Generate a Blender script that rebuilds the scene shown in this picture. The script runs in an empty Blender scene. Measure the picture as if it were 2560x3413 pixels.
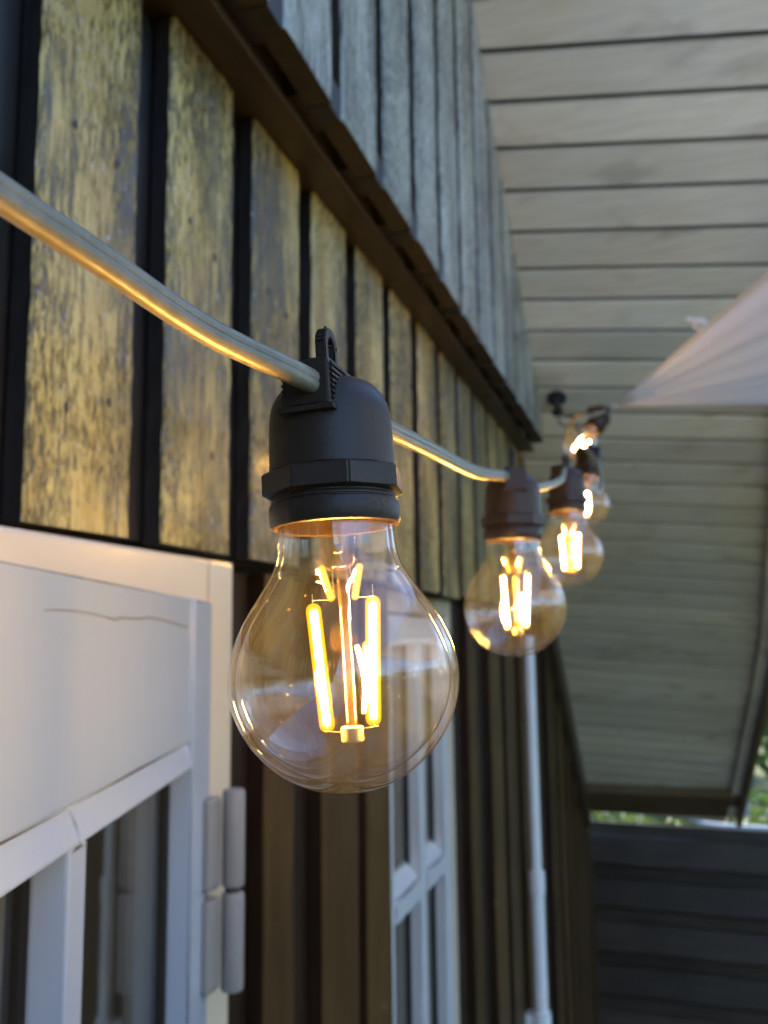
import bpy, bmesh, math, random
from mathutils import Vector, Matrix
random.seed(7)
S = bpy.context.scene
COL = S.collection
R = math.radians
UP = Vector((0, 0, 1))

# ------------------------------------------------------------------ helpers
def V(*a): return Vector(a)

def link(name, bm, mat, parent=None, smooth=False, auto=None):
    me = bpy.data.meshes.new(name)
    bmesh.ops.recalc_face_normals(bm, faces=bm.faces[:])
    bm.to_mesh(me); bm.free()
    for m in (mat if isinstance(mat, (list, tuple)) else [mat]):
        me.materials.append(m)
    if smooth:
        for p in me.polygons: p.use_smooth = True
    if auto is not None:
        me.set_sharp_from_angle(angle=R(auto))
    o = bpy.data.objects.new(name, me)
    COL.objects.link(o)
    if parent is not None: o.parent = parent
    return o

def empty(name, loc=(0, 0, 0)):
    o = bpy.data.objects.new(name, None); COL.objects.link(o)
    o.location = loc; o.empty_display_size = 0.02
    return o

def tag(o, label, cat, group=None, kind=None):
    o['label'] = label; o['category'] = cat
    if group: o['group'] = group
    if kind: o['kind'] = kind
    return o

def box(bm, x0, x1, y0, y1, z0, z1, mi=0):
    v = [bm.verts.new((x, y, z)) for z in (z0, z1) for y in (y0, y1) for x in (x0, x1)]
    for f in ((0, 1, 3, 2), (4, 5, 7, 6), (0, 1, 5, 4), (2, 3, 7, 6), (0, 2, 6, 4), (1, 3, 7, 5)):
        bm.faces.new([v[i] for i in f]).material_index = mi
    return v

def bevel_all(bm, w, seg=2):
    bmesh.ops.bevel(bm, geom=bm.edges[:], offset=w, segments=seg, affect='EDGES', profile=0.6, clamp_overlap=True)

def frame_of(d):
    d = d.normalized()
    a = Vector((0, 0, 1)) if abs(d.z) < 0.9 else Vector((1, 0, 0))
    u = d.cross(a).normalized(); w = d.cross(u).normalized()
    return u, w

def tube(bm, pts, rad, n=12, cap=True, mi=0):
    pts = [Vector(p) for p in pts]
    rads = rad if isinstance(rad, (list, tuple)) else [rad] * len(pts)
    rings = []
    u = w = None
    for i, p in enumerate(pts):
        d = (pts[min(i + 1, len(pts) - 1)] - pts[max(i - 1, 0)]).normalized()
        if u is None: u, w = frame_of(d)
        else:
            u = (u - d * u.dot(d)).normalized(); w = d.cross(u).normalized()
        rings.append([bm.verts.new(p + rads[i] * (math.cos(2 * math.pi * k / n) * u + math.sin(2 * math.pi * k / n) * w)) for k in range(n)])
    for a, b in zip(rings, rings[1:]):
        for k in range(n):
            f = bm.faces.new((a[k], a[(k + 1) % n], b[(k + 1) % n], b[k])); f.material_index = mi
    if cap:
        bm.faces.new(rings[0][::-1]).material_index = mi; bm.faces.new(rings[-1]).material_index = mi

def capsule(bm, a, b, r, n=12, mi=0):
    a, b = Vector(a), Vector(b); d = (b - a).normalized()
    pts, rr = [], []
    for k in range(1, 5):
        t = math.pi / 2 * k / 4
        pts.append(a - d * r * math.cos(t)); rr.append(r * math.sin(t))
    for k in range(4, 0, -1):
        t = math.pi / 2 * k / 4
        pts.append(b + d * r * math.cos(t)); rr.append(r * math.sin(t))
    tube(bm, pts, rr, n, True, mi)

def lathe(bm, prof, n=64, cap0=False, cap1=False, mi=0):
    rings = []
    for r, z in prof:
        if r < 1e-6: rings.append([bm.verts.new((0, 0, z))])
        else: rings.append([bm.verts.new((r * math.cos(2 * math.pi * k / n), r * math.sin(2 * math.pi * k / n), z)) for k in range(n)])
    for a, b in zip(rings, rings[1:]):
        if len(a) == 1 and len(b) == 1: continue
        for k in range(n):
            j = (k + 1) % n
            if len(a) == 1: f = bm.faces.new((a[0], b[j], b[k]))
            elif len(b) == 1: f = bm.faces.new((a[k], a[j], b[0]))
            else: f = bm.faces.new((a[k], a[j], b[j], b[k]))
            f.material_index = mi
    if cap0 and len(rings[0]) > 1: bm.faces.new(rings[0][::-1])
    if cap1 and len(rings[-1]) > 1: bm.faces.new(rings[-1])

def spline(pts, n=10):
    pts = [Vector(p) for p in pts]; out = []
    P = [2 * pts[0] - pts[1]] + pts + [2 * pts[-1] - pts[-2]]
    for i in range(1, len(P) - 2):
        p0, p1, p2, p3 = P[i - 1:i + 3]
        for k in range(n):
            t = k / n
            out.append(0.5 * ((2 * p1) + (p2 - p0) * t + (2 * p0 - 5 * p1 + 4 * p2 - p3) * t * t + (3 * p1 - p0 - 3 * p2 + p3) * t ** 3))
    out.append(pts[-1]); return out

# ------------------------------------------------------------------ materials
def mat(name):
    m = bpy.data.materials.new(name); m.use_nodes = True
    nt = m.node_tree; nt.nodes.clear()
    return m, nt

def N(nt, typ, **kw):
    n = nt.nodes.new(typ)
    for k, v in kw.items():
        if k in n.inputs: n.inputs[k].default_value = v
        else: setattr(n, k, v)
    return n

def L(nt, a, b): nt.links.new(a, b)

def coords(nt, scale=(1, 1, 1), rand=False):
    tc = N(nt, 'ShaderNodeTexCoord')
    mp = N(nt, 'ShaderNodeMapping'); mp.inputs['Scale'].default_value = scale
    src = tc.outputs['Object']
    if rand:
        g = N(nt, 'ShaderNodeNewGeometry')
        mul = N(nt, 'ShaderNodeVectorMath', operation='SCALE'); mul.inputs[0].default_value = (13.1, 7.7, 31.0)
        L(nt, g.outputs['Random Per Island'], mul.inputs['Scale'])
        add = N(nt, 'ShaderNodeVectorMath', operation='ADD')
        L(nt, src, add.inputs[0]); L(nt, mul.outputs[0], add.inputs[1]); src = add.outputs[0]
    L(nt, src, mp.inputs['Vector'])
    return mp.outputs['Vector']

def noise(nt, vec, scale, detail=4, rough=0.55, dist=0.0):
    n = N(nt, 'ShaderNodeTexNoise'); n.inputs['Scale'].default_value = scale
    n.inputs['Detail'].default_value = detail; n.inputs['Roughness'].default_value = rough
    n.inputs['Distortion'].default_value = dist
    L(nt, vec, n.inputs['Vector']); return n.outputs['Fac']

def ramp(nt, fac, stops):
    r = N(nt, 'ShaderNodeValToRGB'); cr = r.color_ramp
    while len(cr.elements) < len(stops): cr.elements.new(0.5)
    for e, (p, c) in zip(cr.elements, stops):
        e.position = p; e.color = (c[0], c[1], c[2], 1) if not isinstance(c, (int, float)) else (c, c, c, 1)
    L(nt, fac, r.inputs['Fac']); return r.outputs['Color']

def mixc(nt, fac, a, b, mode='MIX'):
    m = N(nt, 'ShaderNodeMix', data_type='RGBA', blend_type=mode)
    for s, v in ((0, fac), (6, a), (7, b)):
        if hasattr(v, 'is_linked'): L(nt, v, m.inputs[s])
        else: m.inputs[s].default_value = v if isinstance(v, (int, float)) else (v[0], v[1], v[2], 1)
    return m.outputs[2]

def bsdf(nt, col, rough, bump=None, bstr=0.3, bdist=0.001, spec=0.5, **kw):
    p = N(nt, 'ShaderNodeBsdfPrincipled')
    def put(k, v):
        if hasattr(v, 'is_linked'): L(nt, v, p.inputs[k])
        else: p.inputs[k].default_value = (v[0], v[1], v[2], 1) if isinstance(v, (tuple, list)) else v
    put('Base Color', col); put('Roughness', rough); put('Specular IOR Level', spec)
    for k, v in kw.items(): put(k, v)
    if bump is not None:
        b = N(nt, 'ShaderNodeBump'); b.inputs['Strength'].default_value = bstr; b.inputs['Distance'].default_value = bdist
        L(nt, bump, b.inputs['Height']); L(nt, b.outputs[0], p.inputs['Normal'])
    o = N(nt, 'ShaderNodeOutputMaterial'); L(nt, p.outputs[0], o.inputs['Surface'])
    return p

def island(nt):
    return N(nt, 'ShaderNodeNewGeometry').outputs['Random Per Island']

def m_pale(name, c1, c2, worn, amt, rough=0.42):
    # flaking paint on rough sawn boards: mottling, streaks along the grain, worn dark flecks, painted glints
    m, nt = mat(name)
    v = coords(nt, (1, 1, 1), True)
    vs = coords(nt, (1, 1, 0.10), True)
    blot = noise(nt, coords(nt, (1, 1, 0.16), True), 13, 4)
    base = mixc(nt, ramp(nt, blot, [(0.38, 0.0), (0.66, 1.0)]), c1, c2)
    streak = noise(nt, vs, 150, 5, 0.65)
    fleck = noise(nt, coords(nt, (1, 1, 0.24), True), 270, 4, 0.7, 0.6)
    wearmap = noise(nt, coords(nt, (1, 1, 0.4), True), 6.5, 3)
    k = N(nt, 'ShaderNodeMath', operation='MULTIPLY_ADD'); L(nt, wearmap, k.inputs[0]); k.inputs[1].default_value = 0.62
    am = N(nt, 'ShaderNodeMapRange'); L(nt, island(nt), am.inputs[0]); am.inputs[3].default_value = amt - 0.05; am.inputs[4].default_value = amt + 0.05
    L(nt, am.outputs[0], k.inputs[2])
    mx = N(nt, 'ShaderNodeMix', data_type='FLOAT')
    L(nt, ramp(nt, noise(nt, v, 4.0, 2), [(0.40, 0.0), (0.6, 1.0)]), mx.inputs[0]); L(nt, fleck, mx.inputs[2]); L(nt, streak, mx.inputs[3])
    s = N(nt, 'ShaderNodeMath', operation='SUBTRACT'); L(nt, k.outputs[0], s.inputs[0]); L(nt, mx.outputs[0], s.inputs[1])
    w = ramp(nt, s.outputs[0], [(0.0, 0.0), (0.16, 0.85)])
    col = mixc(nt, w, base, worn)
    isl = island(nt)
    col = mixc(nt, 1.0, col, ramp(nt, isl, [(0, (0.80, 0.82, 0.88)), (0.5, (1, 0.99, 0.95)), (1, (0.92, 0.95, 0.86))]), 'MULTIPLY')
    glint = noise(nt, coords(nt, (1, 1, 0.5), True), 190, 3, 0.6)
    col = mixc(nt, ramp(nt, glint, [(0.655, 0.0), (0.70, 0.75)]), col, (0.55, 0.58, 0.62))  # pale blue glints put into the colour
    h = N(nt, 'ShaderNodeMath', operation='ADD'); L(nt, streak, h.inputs[0]); L(nt, fleck, h.inputs[1])
    h2 = N(nt, 'ShaderNodeMath', operation='SUBTRACT'); L(nt, h.outputs[0], h2.inputs[0]); L(nt, w, h2.inputs[1])
    rg = N(nt, 'ShaderNodeMapRange'); L(nt, fleck, rg.inputs[0]); rg.inputs[1].default_value = 0.3; rg.inputs[2].default_value = 0.7
    rg.inputs[3].default_value = rough - 0.12; rg.inputs[4].default_value = rough + 0.16
    bsdf(nt, col, rg.outputs[0], h2.outputs[0], 0.85, 0.0016, 0.5, **{'Coat Weight': 0.12, 'Coat Roughness': 0.15})
    return m

def m_wood(name, c1, c2, rough=0.45, scale=70, bump=0.4, spec=0.5, axis='z', specks=None):
    m, nt = mat(name)
    sc = {'z': (1, 1, 0.07), 'y': (1, 0.07, 1), 'x': (0.07, 1, 1)}[axis]
    v = coords(nt, sc, True)
    g = noise(nt, v, scale, 6, 0.62)
    col = mixc(nt, ramp(nt, g, [(0.33, 0.0), (0.68, 1.0)]), c1, c2)
    col = mixc(nt, 1.0, col, ramp(nt, island(nt), [(0, 0.72), (1, 1.18)]), 'MULTIPLY')
    big = noise(nt, coords(nt, (1, 1, 1), True), 5, 3)
    col = mixc(nt, 1.0, col, ramp(nt, big, [(0.3, 0.75), (0.7, 1.15)]), 'MULTIPLY')
    if specks:
        sp = noise(nt, coords(nt, (1, 1, 0.5), True), 48, 3, 0.6)
        col = mixc(nt, ramp(nt, sp, [(0.70, 0.0), (0.76, 0.8)]), col, specks)
    bsdf(nt, col, rough, g, bump, 0.0012, spec)
    return m

def m_paint(name, c, rough=0.32, dirt=(0.5, 0.48, 0.44), bump=0.2, damt=0.3):
    m, nt = mat(name)
    v = coords(nt)
    d = noise(nt, v, 14, 5, 0.6)
    col = mixc(nt, ramp(nt, d, [(0.5, 0.0), (0.85, damt)]), c, dirt)
    f = noise(nt, v, 420, 3, 0.6)
    col = mixc(nt, ramp(nt, f, [(0.72, 0.0), (0.80, damt)]), col, (0.22, 0.2, 0.18))
    bv = noise(nt, coords(nt, (1, 1, 0.25)), 34, 4, 0.55)
    rr = N(nt, 'ShaderNodeMapRange'); L(nt, d, rr.inputs[0]); rr.inputs[1].default_value = 0.3; rr.inputs[2].default_value = 0.7
    rr.inputs[3].default_value = rough - 0.02; rr.inputs[4].default_value = rough + 0.06
    bsdf(nt, col, rr.outputs[0], bv, bump, 0.002, 0.5)
    return m

def m_simple(name, c, rough, scale=200, bump=0.1, var=0.15, spec=0.5, **kw):
    m, nt = mat(name)
    n = noise(nt, coords(nt), scale, 4)
    col = mixc(nt, 1.0, c, ramp(nt, n, [(0.25, 1 - var), (0.75, 1 + var)]), 'MULTIPLY')
    bsdf(nt, col, rough, n, bump, 0.0006, spec, **kw)
    return m

def m_roof():
    m, nt = mat('roof_boarding_paint')
    v = coords(nt, (0.12, 1, 1), True)
    g = noise(nt, v, 60, 5, 0.6)
    col = mixc(nt, ramp(nt, g, [(0.35, 0.0), (0.7, 1.0)]), (0.55, 0.515, 0.39), (0.67, 0.63, 0.505))
    kn = noise(nt, coords(nt, (0.45, 1, 1), True), 11, 3, 0.5)
    col = mixc(nt, ramp(nt, kn, [(0.57, 0.0), (0.70, 0.6)]), col, (0.30, 0.26, 0.18))
    bl = noise(nt, coords(nt), 2.4, 3)
    col = mixc(nt, ramp(nt, bl, [(0.42, 0.0), (0.66, 0.35)]), col, (0.62, 0.63, 0.62))
    col = mixc(nt, 1.0, col, ramp(nt, island(nt), [(0, 0.80), (1, 1.12)]), 'MULTIPLY')
    bsdf(nt, col, 0.42, g, 0.25, 0.001, 0.5)
    return m

def m_glass(name, dust=0.018, dustcol=(0.95, 0.9, 0.82), tint=(1, 1, 1), f0=0.04, specks=True, rough=0.0):
    # thin clear wall: what passes through plus a Fresnel-weighted mirror, and a light film of dust
    m, nt = mat(name)
    g = N(nt, 'ShaderNodeNewGeometry')
    dt = N(nt, 'ShaderNodeVectorMath', operation='DOT_PRODUCT'); L(nt, g.outputs['Incoming'], dt.inputs[0]); L(nt, g.outputs['Normal'], dt.inputs[1])
    ab = N(nt, 'ShaderNodeMath', operation='ABSOLUTE'); L(nt, dt.outputs['Value'], ab.inputs[0])
    om = N(nt, 'ShaderNodeMath', operation='SUBTRACT', use_clamp=True); om.inputs[0].default_value = 1; L(nt, ab.outputs[0], om.inputs[1])
    pw = N(nt, 'ShaderNodeMath', operation='POWER'); L(nt, om.outputs[0], pw.inputs[0]); pw.inputs[1].default_value = 5
    fr = N(nt, 'ShaderNodeMath', operation='MULTIPLY_ADD'); L(nt, pw.outputs[0], fr.inputs[0]); fr.inputs[1].default_value = 1 - f0; fr.inputs[2].default_value = f0
    tr = N(nt, 'ShaderNodeBsdfTransparent'); tr.inputs[0].default_value = (*tint, 1)
    gl = N(nt, 'ShaderNodeBsdfGlossy'); gl.inputs['Roughness'].default_value = rough
    mx = N(nt, 'ShaderNodeMixShader'); L(nt, fr.outputs[0], mx.inputs[0]); L(nt, tr.outputs[0], mx.inputs[1]); L(nt, gl.outputs[0], mx.inputs[2])
    if dust > 0:
        df = N(nt, 'ShaderNodeBsdfDiffuse'); df.inputs[0].default_value = (*dustcol, 1)
        tl = N(nt, 'ShaderNodeBsdfTranslucent'); tl.inputs[0].default_value = (*dustcol, 1)
        hm = N(nt, 'ShaderNodeMixShader'); hm.inputs[0].default_value = 0.5; L(nt, df.outputs[0], hm.inputs[1]); L(nt, tl.outputs[0], hm.inputs[2])
        v = coords(nt)
        film = ramp(nt, noise(nt, v, 70, 4, 0.6), [(0.3, dust * 0.4), (0.75, dust * 1.8)])
        fac = film
        if specks:
            vo = N(nt, 'ShaderNodeTexVoronoi'); vo.inputs['Scale'].default_value = 330; L(nt, v, vo.inputs['Vector'])
            dot = ramp(nt, vo.outputs['Distance'], [(0.07, 1.0), (0.16, 0.0)])
            keep = ramp(nt, noise(nt, v, 95, 2), [(0.55, 0.0), (0.64, 0.04)])
            scr = ramp(nt, noise(nt, coords(nt, (1, 1, 0.18)), 420, 2), [(0.70, 0.0), (0.74, 0.06)])
            sk = ramp(nt, noise(nt, v, 60, 2), [(0.56, 0.0), (0.64, 1.0)])
            sp = mixc(nt, 1.0, mixc(nt, 1.0, dot, keep, 'MULTIPLY'), mixc(nt, 1.0, scr, sk, 'MULTIPLY'), 'ADD')
            fac = mixc(nt, 1.0, film, sp, 'ADD')
        m2 = N(nt, 'ShaderNodeMixShader'); L(nt, fac, m2.inputs[0]); L(nt, mx.outputs[0], m2.inputs[1]); L(nt, hm.outputs[0], m2.inputs[2]); mx = m2
    o = N(nt, 'ShaderNodeOutputMaterial'); L(nt, mx.outputs[0], o.inputs['Surface'])
    return m

def m_emit(name, c, s, trans=0.0):  # trans: how much of what lies behind still shows
    m, nt = mat(name)
    e = N(nt, 'ShaderNodeEmission'); e.inputs[0].default_value = (*c, 1); e.inputs[1].default_value = s
    o = N(nt, 'ShaderNodeOutputMaterial'); sh = e.outputs[0]
    if trans > 0:
        t = N(nt, 'ShaderNodeBsdfTransparent'); mx = N(nt, 'ShaderNodeMixShader'); mx.inputs[0].default_value = 1 - trans
        L(nt, t.outputs[0], mx.inputs[1]); L(nt, sh, mx.inputs[2]); sh = mx.outputs[0]
    L(nt, sh, o.inputs['Surface'])
    return m

def m_fabric():
    m, nt = mat('sail_fabric')
    v = coords(nt, (1, 1, 1))
    w = noise(nt, v, 900, 2)
    p = N(nt, 'ShaderNodeBsdfDiffuse'); p.inputs[0].default_value = (0.90, 0.90, 0.92, 1)
    t = N(nt, 'ShaderNodeBsdfTranslucent'); t.inputs[0].default_value = (0.90, 0.90, 0.92, 1)
    mx = N(nt, 'ShaderNodeMixShader'); mx.inputs[0].default_value = 0.5
    b = N(nt, 'ShaderNodeBump'); b.inputs['Strength'].default_value = 0.2; b.inputs['Distance'].default_value = 0.0005; L(nt, w, b.inputs['Height'])
    L(nt, b.outputs[0], p.inputs['Normal'])
    L(nt, p.outputs[0], mx.inputs[1]); L(nt, t.outputs[0], mx.inputs[2])
    o = N(nt, 'ShaderNodeOutputMaterial'); L(nt, mx.outputs[0], o.inputs['Surface'])
    return m

def m_leaf(name, c):
    m, nt = mat(name)
    isl = island(nt)
    col = mixc(nt, isl, (c[0] * 0.55, c[1] * 0.6, c[2] * 0.6), (c[0] * 1.4, c[1] * 1.3, c[2] * 1.1))
    d = N(nt, 'ShaderNodeBsdfPrincipled'); L(nt, col, d.inputs['Base Color']); d.inputs['Roughness'].default_value = 0.5
    t = N(nt, 'ShaderNodeBsdfTranslucent'); L(nt, col, t.inputs[0])
    mx = N(nt, 'ShaderNodeMixShader'); mx.inputs[0].default_value = 0.35
    L(nt, d.outputs[0], mx.inputs[1]); L(nt, t.outputs[0], mx.inputs[2])
    o = N(nt, 'ShaderNodeOutputMaterial'); L(nt, mx.outputs[0], o.inputs['Surface'])
    return m

PALE = m_pale('weathered_paint_sheen', (0.34, 0.23, 0.036), (0.54, 0.435, 0.145), (0.014, 0.011, 0.008), 0.285, 0.26)  # gold sheen of glossy dark boards partly put into the paint colour
PALE_UP = m_pale('grey_paint_sheen', (0.25, 0.26, 0.215), (0.38, 0.40, 0.375), (0.03, 0.03, 0.03), 0.235, 0.25)  # silvery sheen of the upper boards partly put into this colour
TRIMB_D = m_wood('brown_end_grain', (0.022, 0.016, 0.010), (0.040, 0.030, 0.02), 0.6, 60, 0.3, 0.3)
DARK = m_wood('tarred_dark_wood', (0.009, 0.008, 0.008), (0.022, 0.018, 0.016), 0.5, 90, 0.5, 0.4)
DARK_Y = m_wood('tarred_dark_ledge', (0.032, 0.021, 0.013), (0.062, 0.043, 0.028), 0.45, 90, 0.4, 0.4, 'y')
BROWN = m_wood('dark_brown_boards', (0.047, 0.023, 0.0045), (0.092, 0.049, 0.012), 0.5, 80, 0.4, 0.18, specks=(0.30, 0.25, 0.16))
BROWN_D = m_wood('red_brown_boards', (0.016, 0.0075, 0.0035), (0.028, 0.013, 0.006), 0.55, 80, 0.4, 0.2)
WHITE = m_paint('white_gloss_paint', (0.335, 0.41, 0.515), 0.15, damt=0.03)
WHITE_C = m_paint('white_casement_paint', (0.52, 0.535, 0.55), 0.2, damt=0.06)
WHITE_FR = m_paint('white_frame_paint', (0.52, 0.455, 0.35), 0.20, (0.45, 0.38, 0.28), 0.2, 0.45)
GREYP = m_paint('grey_hinge_paint', (0.20, 0.20, 0.20), 0.45, (0.2, 0.19, 0.18), 0.5, 0.6)
GASKET = m_simple('black_gasket', (0.012, 0.012, 0.012), 0.6)
CRACK = m_simple('crack_gap', (0.10, 0.075, 0.055), 0.9)
ROOF = m_roof()
ROOF_T = m_simple('dark_roofing_felt', (0.035, 0.034, 0.036), 0.9, 60, 0.4)
TRIMB = m_wood('brown_trim', (0.055, 0.038, 0.020), (0.085, 0.06, 0.034), 0.5, 60, 0.3, 0.4, 'y')
TRIM_L = m_wood('weathered_brown_trim', (0.10, 0.070, 0.032), (0.16, 0.115, 0.055), 0.5, 60, 0.3, 0.3, 'y')
FASCIA = m_simple('grey_metal_edge', (0.42, 0.43, 0.42), 0.45, 60)
FENCE = m_wood('black_stained_boards', (0.022, 0.0145, 0.0095), (0.046, 0.032, 0.021), 0.40, 60, 0.4, 0.25, 'x')
PLASTIC = m_simple('dark_brown_plastic', (0.034, 0.0215, 0.0165), 0.42, 900, 0.15, 0.15, 0.3)
CABLE = m_simple('olive_grey_rubber', (0.19, 0.168, 0.12), 0.36, 260, 0.15, 0.2, 0.4)
GLASS = m_glass('bulb_glass', 0.0022, f0=0.055)
GLASS_IN = m_glass('bulb_glass_inner', 0.0, f0=0.06, specks=False)
STEMG = m_glass('stem_glass', 0.012, (1, 0.55, 0.15), (1.0, 0.93, 0.78), 0.025, False)
PANE = m_glass('window_glass', 0.004, (0.7, 0.7, 0.7), (0.82, 0.77, 0.68), 0.02, False)
LIT = m_emit('lit_filament', (1.0, 0.51, 0.095), 1000.0)
LIT_REFL = m_emit('filament_reflection', (1.0, 0.42, 0.03), 0.8)  # emissive stand-in for filament reflections in the neck glass
FRINGE = m_emit('yellow_glow_fringe', (1.0, 0.46, 0.055), 1.0, 0.36)  # emissive shell that paints a yellow glow fringe around the core
FRINGE_O = m_emit('orange_glow_fringe', (1.0, 0.28, 0.0), 2.1, 0.86)  # outer emissive shell imitating the orange halo
WIRE = m_simple('nickel_wire', (0.25, 0.22, 0.18), 0.35, 500, 0.05, 0.1, 0.5, Metallic=0.8)
CERAMIC = m_simple('white_ceramic', (0.42, 0.27, 0.11), 0.4, 300, 0.05, 0.05, 0.5)
SAIL = m_fabric()
STEEL = m_simple('galvanised_steel', (0.45, 0.46, 0.48), 0.35, 200, 0.1, 0.15, 0.5, Metallic=0.9)
BLACKST = m_simple('blackened_steel', (0.02, 0.02, 0.022), 0.5, 200)
ROPE = m_simple('dark_cord', (0.05, 0.048, 0.045), 0.8, 900, 0.5)
PIPEW = m_paint('white_plastic_pipe', (0.70, 0.71, 0.72), 0.38, (0.5, 0.48, 0.42), 0.05, 0.3)
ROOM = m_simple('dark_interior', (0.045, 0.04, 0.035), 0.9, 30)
STRUCT = m_simple('dark_sheathing', (0.012, 0.011, 0.010), 0.9, 60)
BARK = m_wood('tree_bark', (0.05, 0.038, 0.027), (0.11, 0.085, 0.06), 0.9, 40, 1.0, 0.2)
LEAF1 = m_leaf('leaf_green', (0.075, 0.135, 0.025))
LEAF2 = m_leaf('leaf_dark_green', (0.04, 0.085, 0.022))

def m_ground(name, c1, c2, s, rough=0.9, bump=0.6):
    m, nt = mat(name)
    v = coords(nt)
    a = noise(nt, v, s, 6, 0.65); b = noise(nt, v, s * 0.03, 3)
    col = mixc(nt, a, c1, c2); col = mixc(nt, 1.0, col, ramp(nt, b, [(0.3, 0.7), (0.7, 1.2)]), 'MULTIPLY')
    bsdf(nt, col, rough, a, bump, 0.02, 0.3); return m
LAWN = m_ground('lawn_grass', (0.05, 0.065, 0.014), (0.14, 0.14, 0.04), 30)
PATIO = m_ground('patio_stone', (0.115, 0.12, 0.125), (0.20, 0.205, 0.21), 24, 0.8, 0.3)

# ------------------------------------------------------------------ roof plane (falls away along the wall)
M_SL = -0.708; Y0R, Z0R = 5.0462, 1.0579
def rz(y): return Z0R + M_SL * (y - Y0R)
RIDGE_Y = -0.6

# ------------------------------------------------------------------ house
house = empty('house', (0, 2, 0))
tag(house, 'old wooden house with board cladding, white casement windows and a deep boarded roof overhang', 'house')
HI = Matrix.Translation((0, -2, 0))
def hpart(name, bm, m, parent=None, **kw):
    o = link(name, bm, m, parent or house, **kw)
    if parent is None: o.matrix_parent_inverse = HI
    return o

def board(bm, x0, x1, y0, y1, z0, z1, jit=0.0008, ch=0.002, step=0.07, roof=True, zj=0.0, side=0):
    """a rough sawn vertical board, arrises eased and slightly ragged, top cut along the roof"""
    if roof and rz(y1) < z0 + 0.012: return
    n = max(2, int((z1 - z0) / step))
    prof = [(x0, y0), (x1 - ch, y0), (x1, y0 + ch), (x1, y1 - ch), (x1 - ch, y1), (x0, y1)]
    rings = []
    for i in range(n + 1):
        z = z0 + (z1 - z0) * i / n
        ring = []
        for j, (x, y) in enumerate(prof):
            jy = random.uniform(-jit, jit) if j not in (0, 5) else 0
            zz = z + (random.uniform(-zj, zj) if i == 0 else 0)
            if roof: zz = min(zz, rz(y) - 0.003)
            ring.append(bm.verts.new((x + (random.uniform(-jit, jit) * 0.4 if j in (2, 3) else 0), y + jy, zz)))
        rings.append(ring)
        if roof and z > rz(y0): break
    for a, b in zip(rings, rings[1:]):
        for k in range(6):
            j = (k + 1) % 6
            bm.faces.new((a[k], a[j], b[j], b[k])).material_index = side if k in (0, 4, 5) else 0
    bm.faces.new(rings[0][::-1]).material_index = side; bm.faces.new(rings[-1]).material_index = side

YA, YB = -1.6, 5.42
GZ = -0.45          # the ground
# --- middle tier
bm = bmesh.new(); bd = bmesh.new(); nails = bmesh.new()
k = -12
while True:
    y0 = 0.5215 + 0.1826 * k
    if y0 > YB - 0.1: break
    w = 0.1318 + random.uniform(-0.004, 0.004) if k > 1 or k < 0 else 0.1300
    z0 = 2.036 + (random.uniform(-0.004, 0.004) if k != 0 else -0.002)
    if y0 > YA and rz(y0) > z0 + 0.02:
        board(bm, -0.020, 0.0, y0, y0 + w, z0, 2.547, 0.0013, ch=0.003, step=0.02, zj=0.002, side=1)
        board(bd, -0.044, -0.023, y0 + w - 0.012, y0 + 0.1826 + 0.012, z0 + 0.004, 2.547)
        for zz in (2.135, 2.345):
            for fy in (0.27, 0.73):
                if rz(y0) < zz + 0.03 or (k > 0 and random.random() < 0.45): continue
                cy, cz = y0 + w * fy + random.uniform(-.006, .006), zz + random.uniform(-.012, .012)
                vs = []
                for q in range(8):
                    a = 2 * math.pi * q / 8
                    vs.append((cy + 0.0024 * math.cos(a), cz + 0.0042 * math.sin(a)))
                f = [nails.verts.new((0.0012, a, b)) for a, b in vs]; g = [nails.verts.new((-0.004, a, b)) for a, b in vs]
                nails.faces.new(f)
                for q in range(8): nails.faces.new((f[q], f[(q + 1) % 8], g[(q + 1) % 8], g[q]))
    k += 1
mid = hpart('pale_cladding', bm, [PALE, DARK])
mid['label'] = 'weathered pale yellow-grey boards between the ledge and the window head'
hpart('recessed_cladding', bd, DARK)
hpart('nail', nails, BLACKST)['kind'] = 'stuff'

# --- upper tier (oversails)
bm = bmesh.new(); bd = bmesh.new()
k = -14
while True:
    y0 = 0.9335 + 0.1735 * k + 0.012
    if y0 > YB: break
    if y0 > YA and rz(y0) > 2.60:
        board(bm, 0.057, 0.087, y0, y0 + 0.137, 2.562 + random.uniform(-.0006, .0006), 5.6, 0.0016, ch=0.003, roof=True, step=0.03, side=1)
        board(bd, 0.034, 0.0545, y0 + 0.137 - 0.02, y0 + 0.1735 + 0.02, 2.5655, 5.6, step=0.12)
        # batten end closing the slot from below
        box(bd, 0.0555, 0.0835, y0 + 0.1375, y0 + 0.1730, 2.5605, 2.60)
    k += 1
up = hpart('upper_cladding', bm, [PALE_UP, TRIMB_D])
up['label'] = 'pale blue-grey upper boards above the dark ledge'
hpart('upper_recessed_cladding', bd, DARK)
# --- ledge
bm = bmesh.new()
y_end = Y0R + (2.552 - Z0R) / M_SL - 0.01
y = YA
while y < y_end:
    y1 = min(y + 1.9, y_end)
    box(bm, -0.046, 0.043 + random.uniform(-.0015, .0015), y + 0.001, y1 - 0.001, 2.5490 + random.uniform(-.001, .001), 2.5610)
    y = y1
bevel_all(bm, 0.002, 1)
hpart('ledge', bm, DARK_Y)
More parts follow.
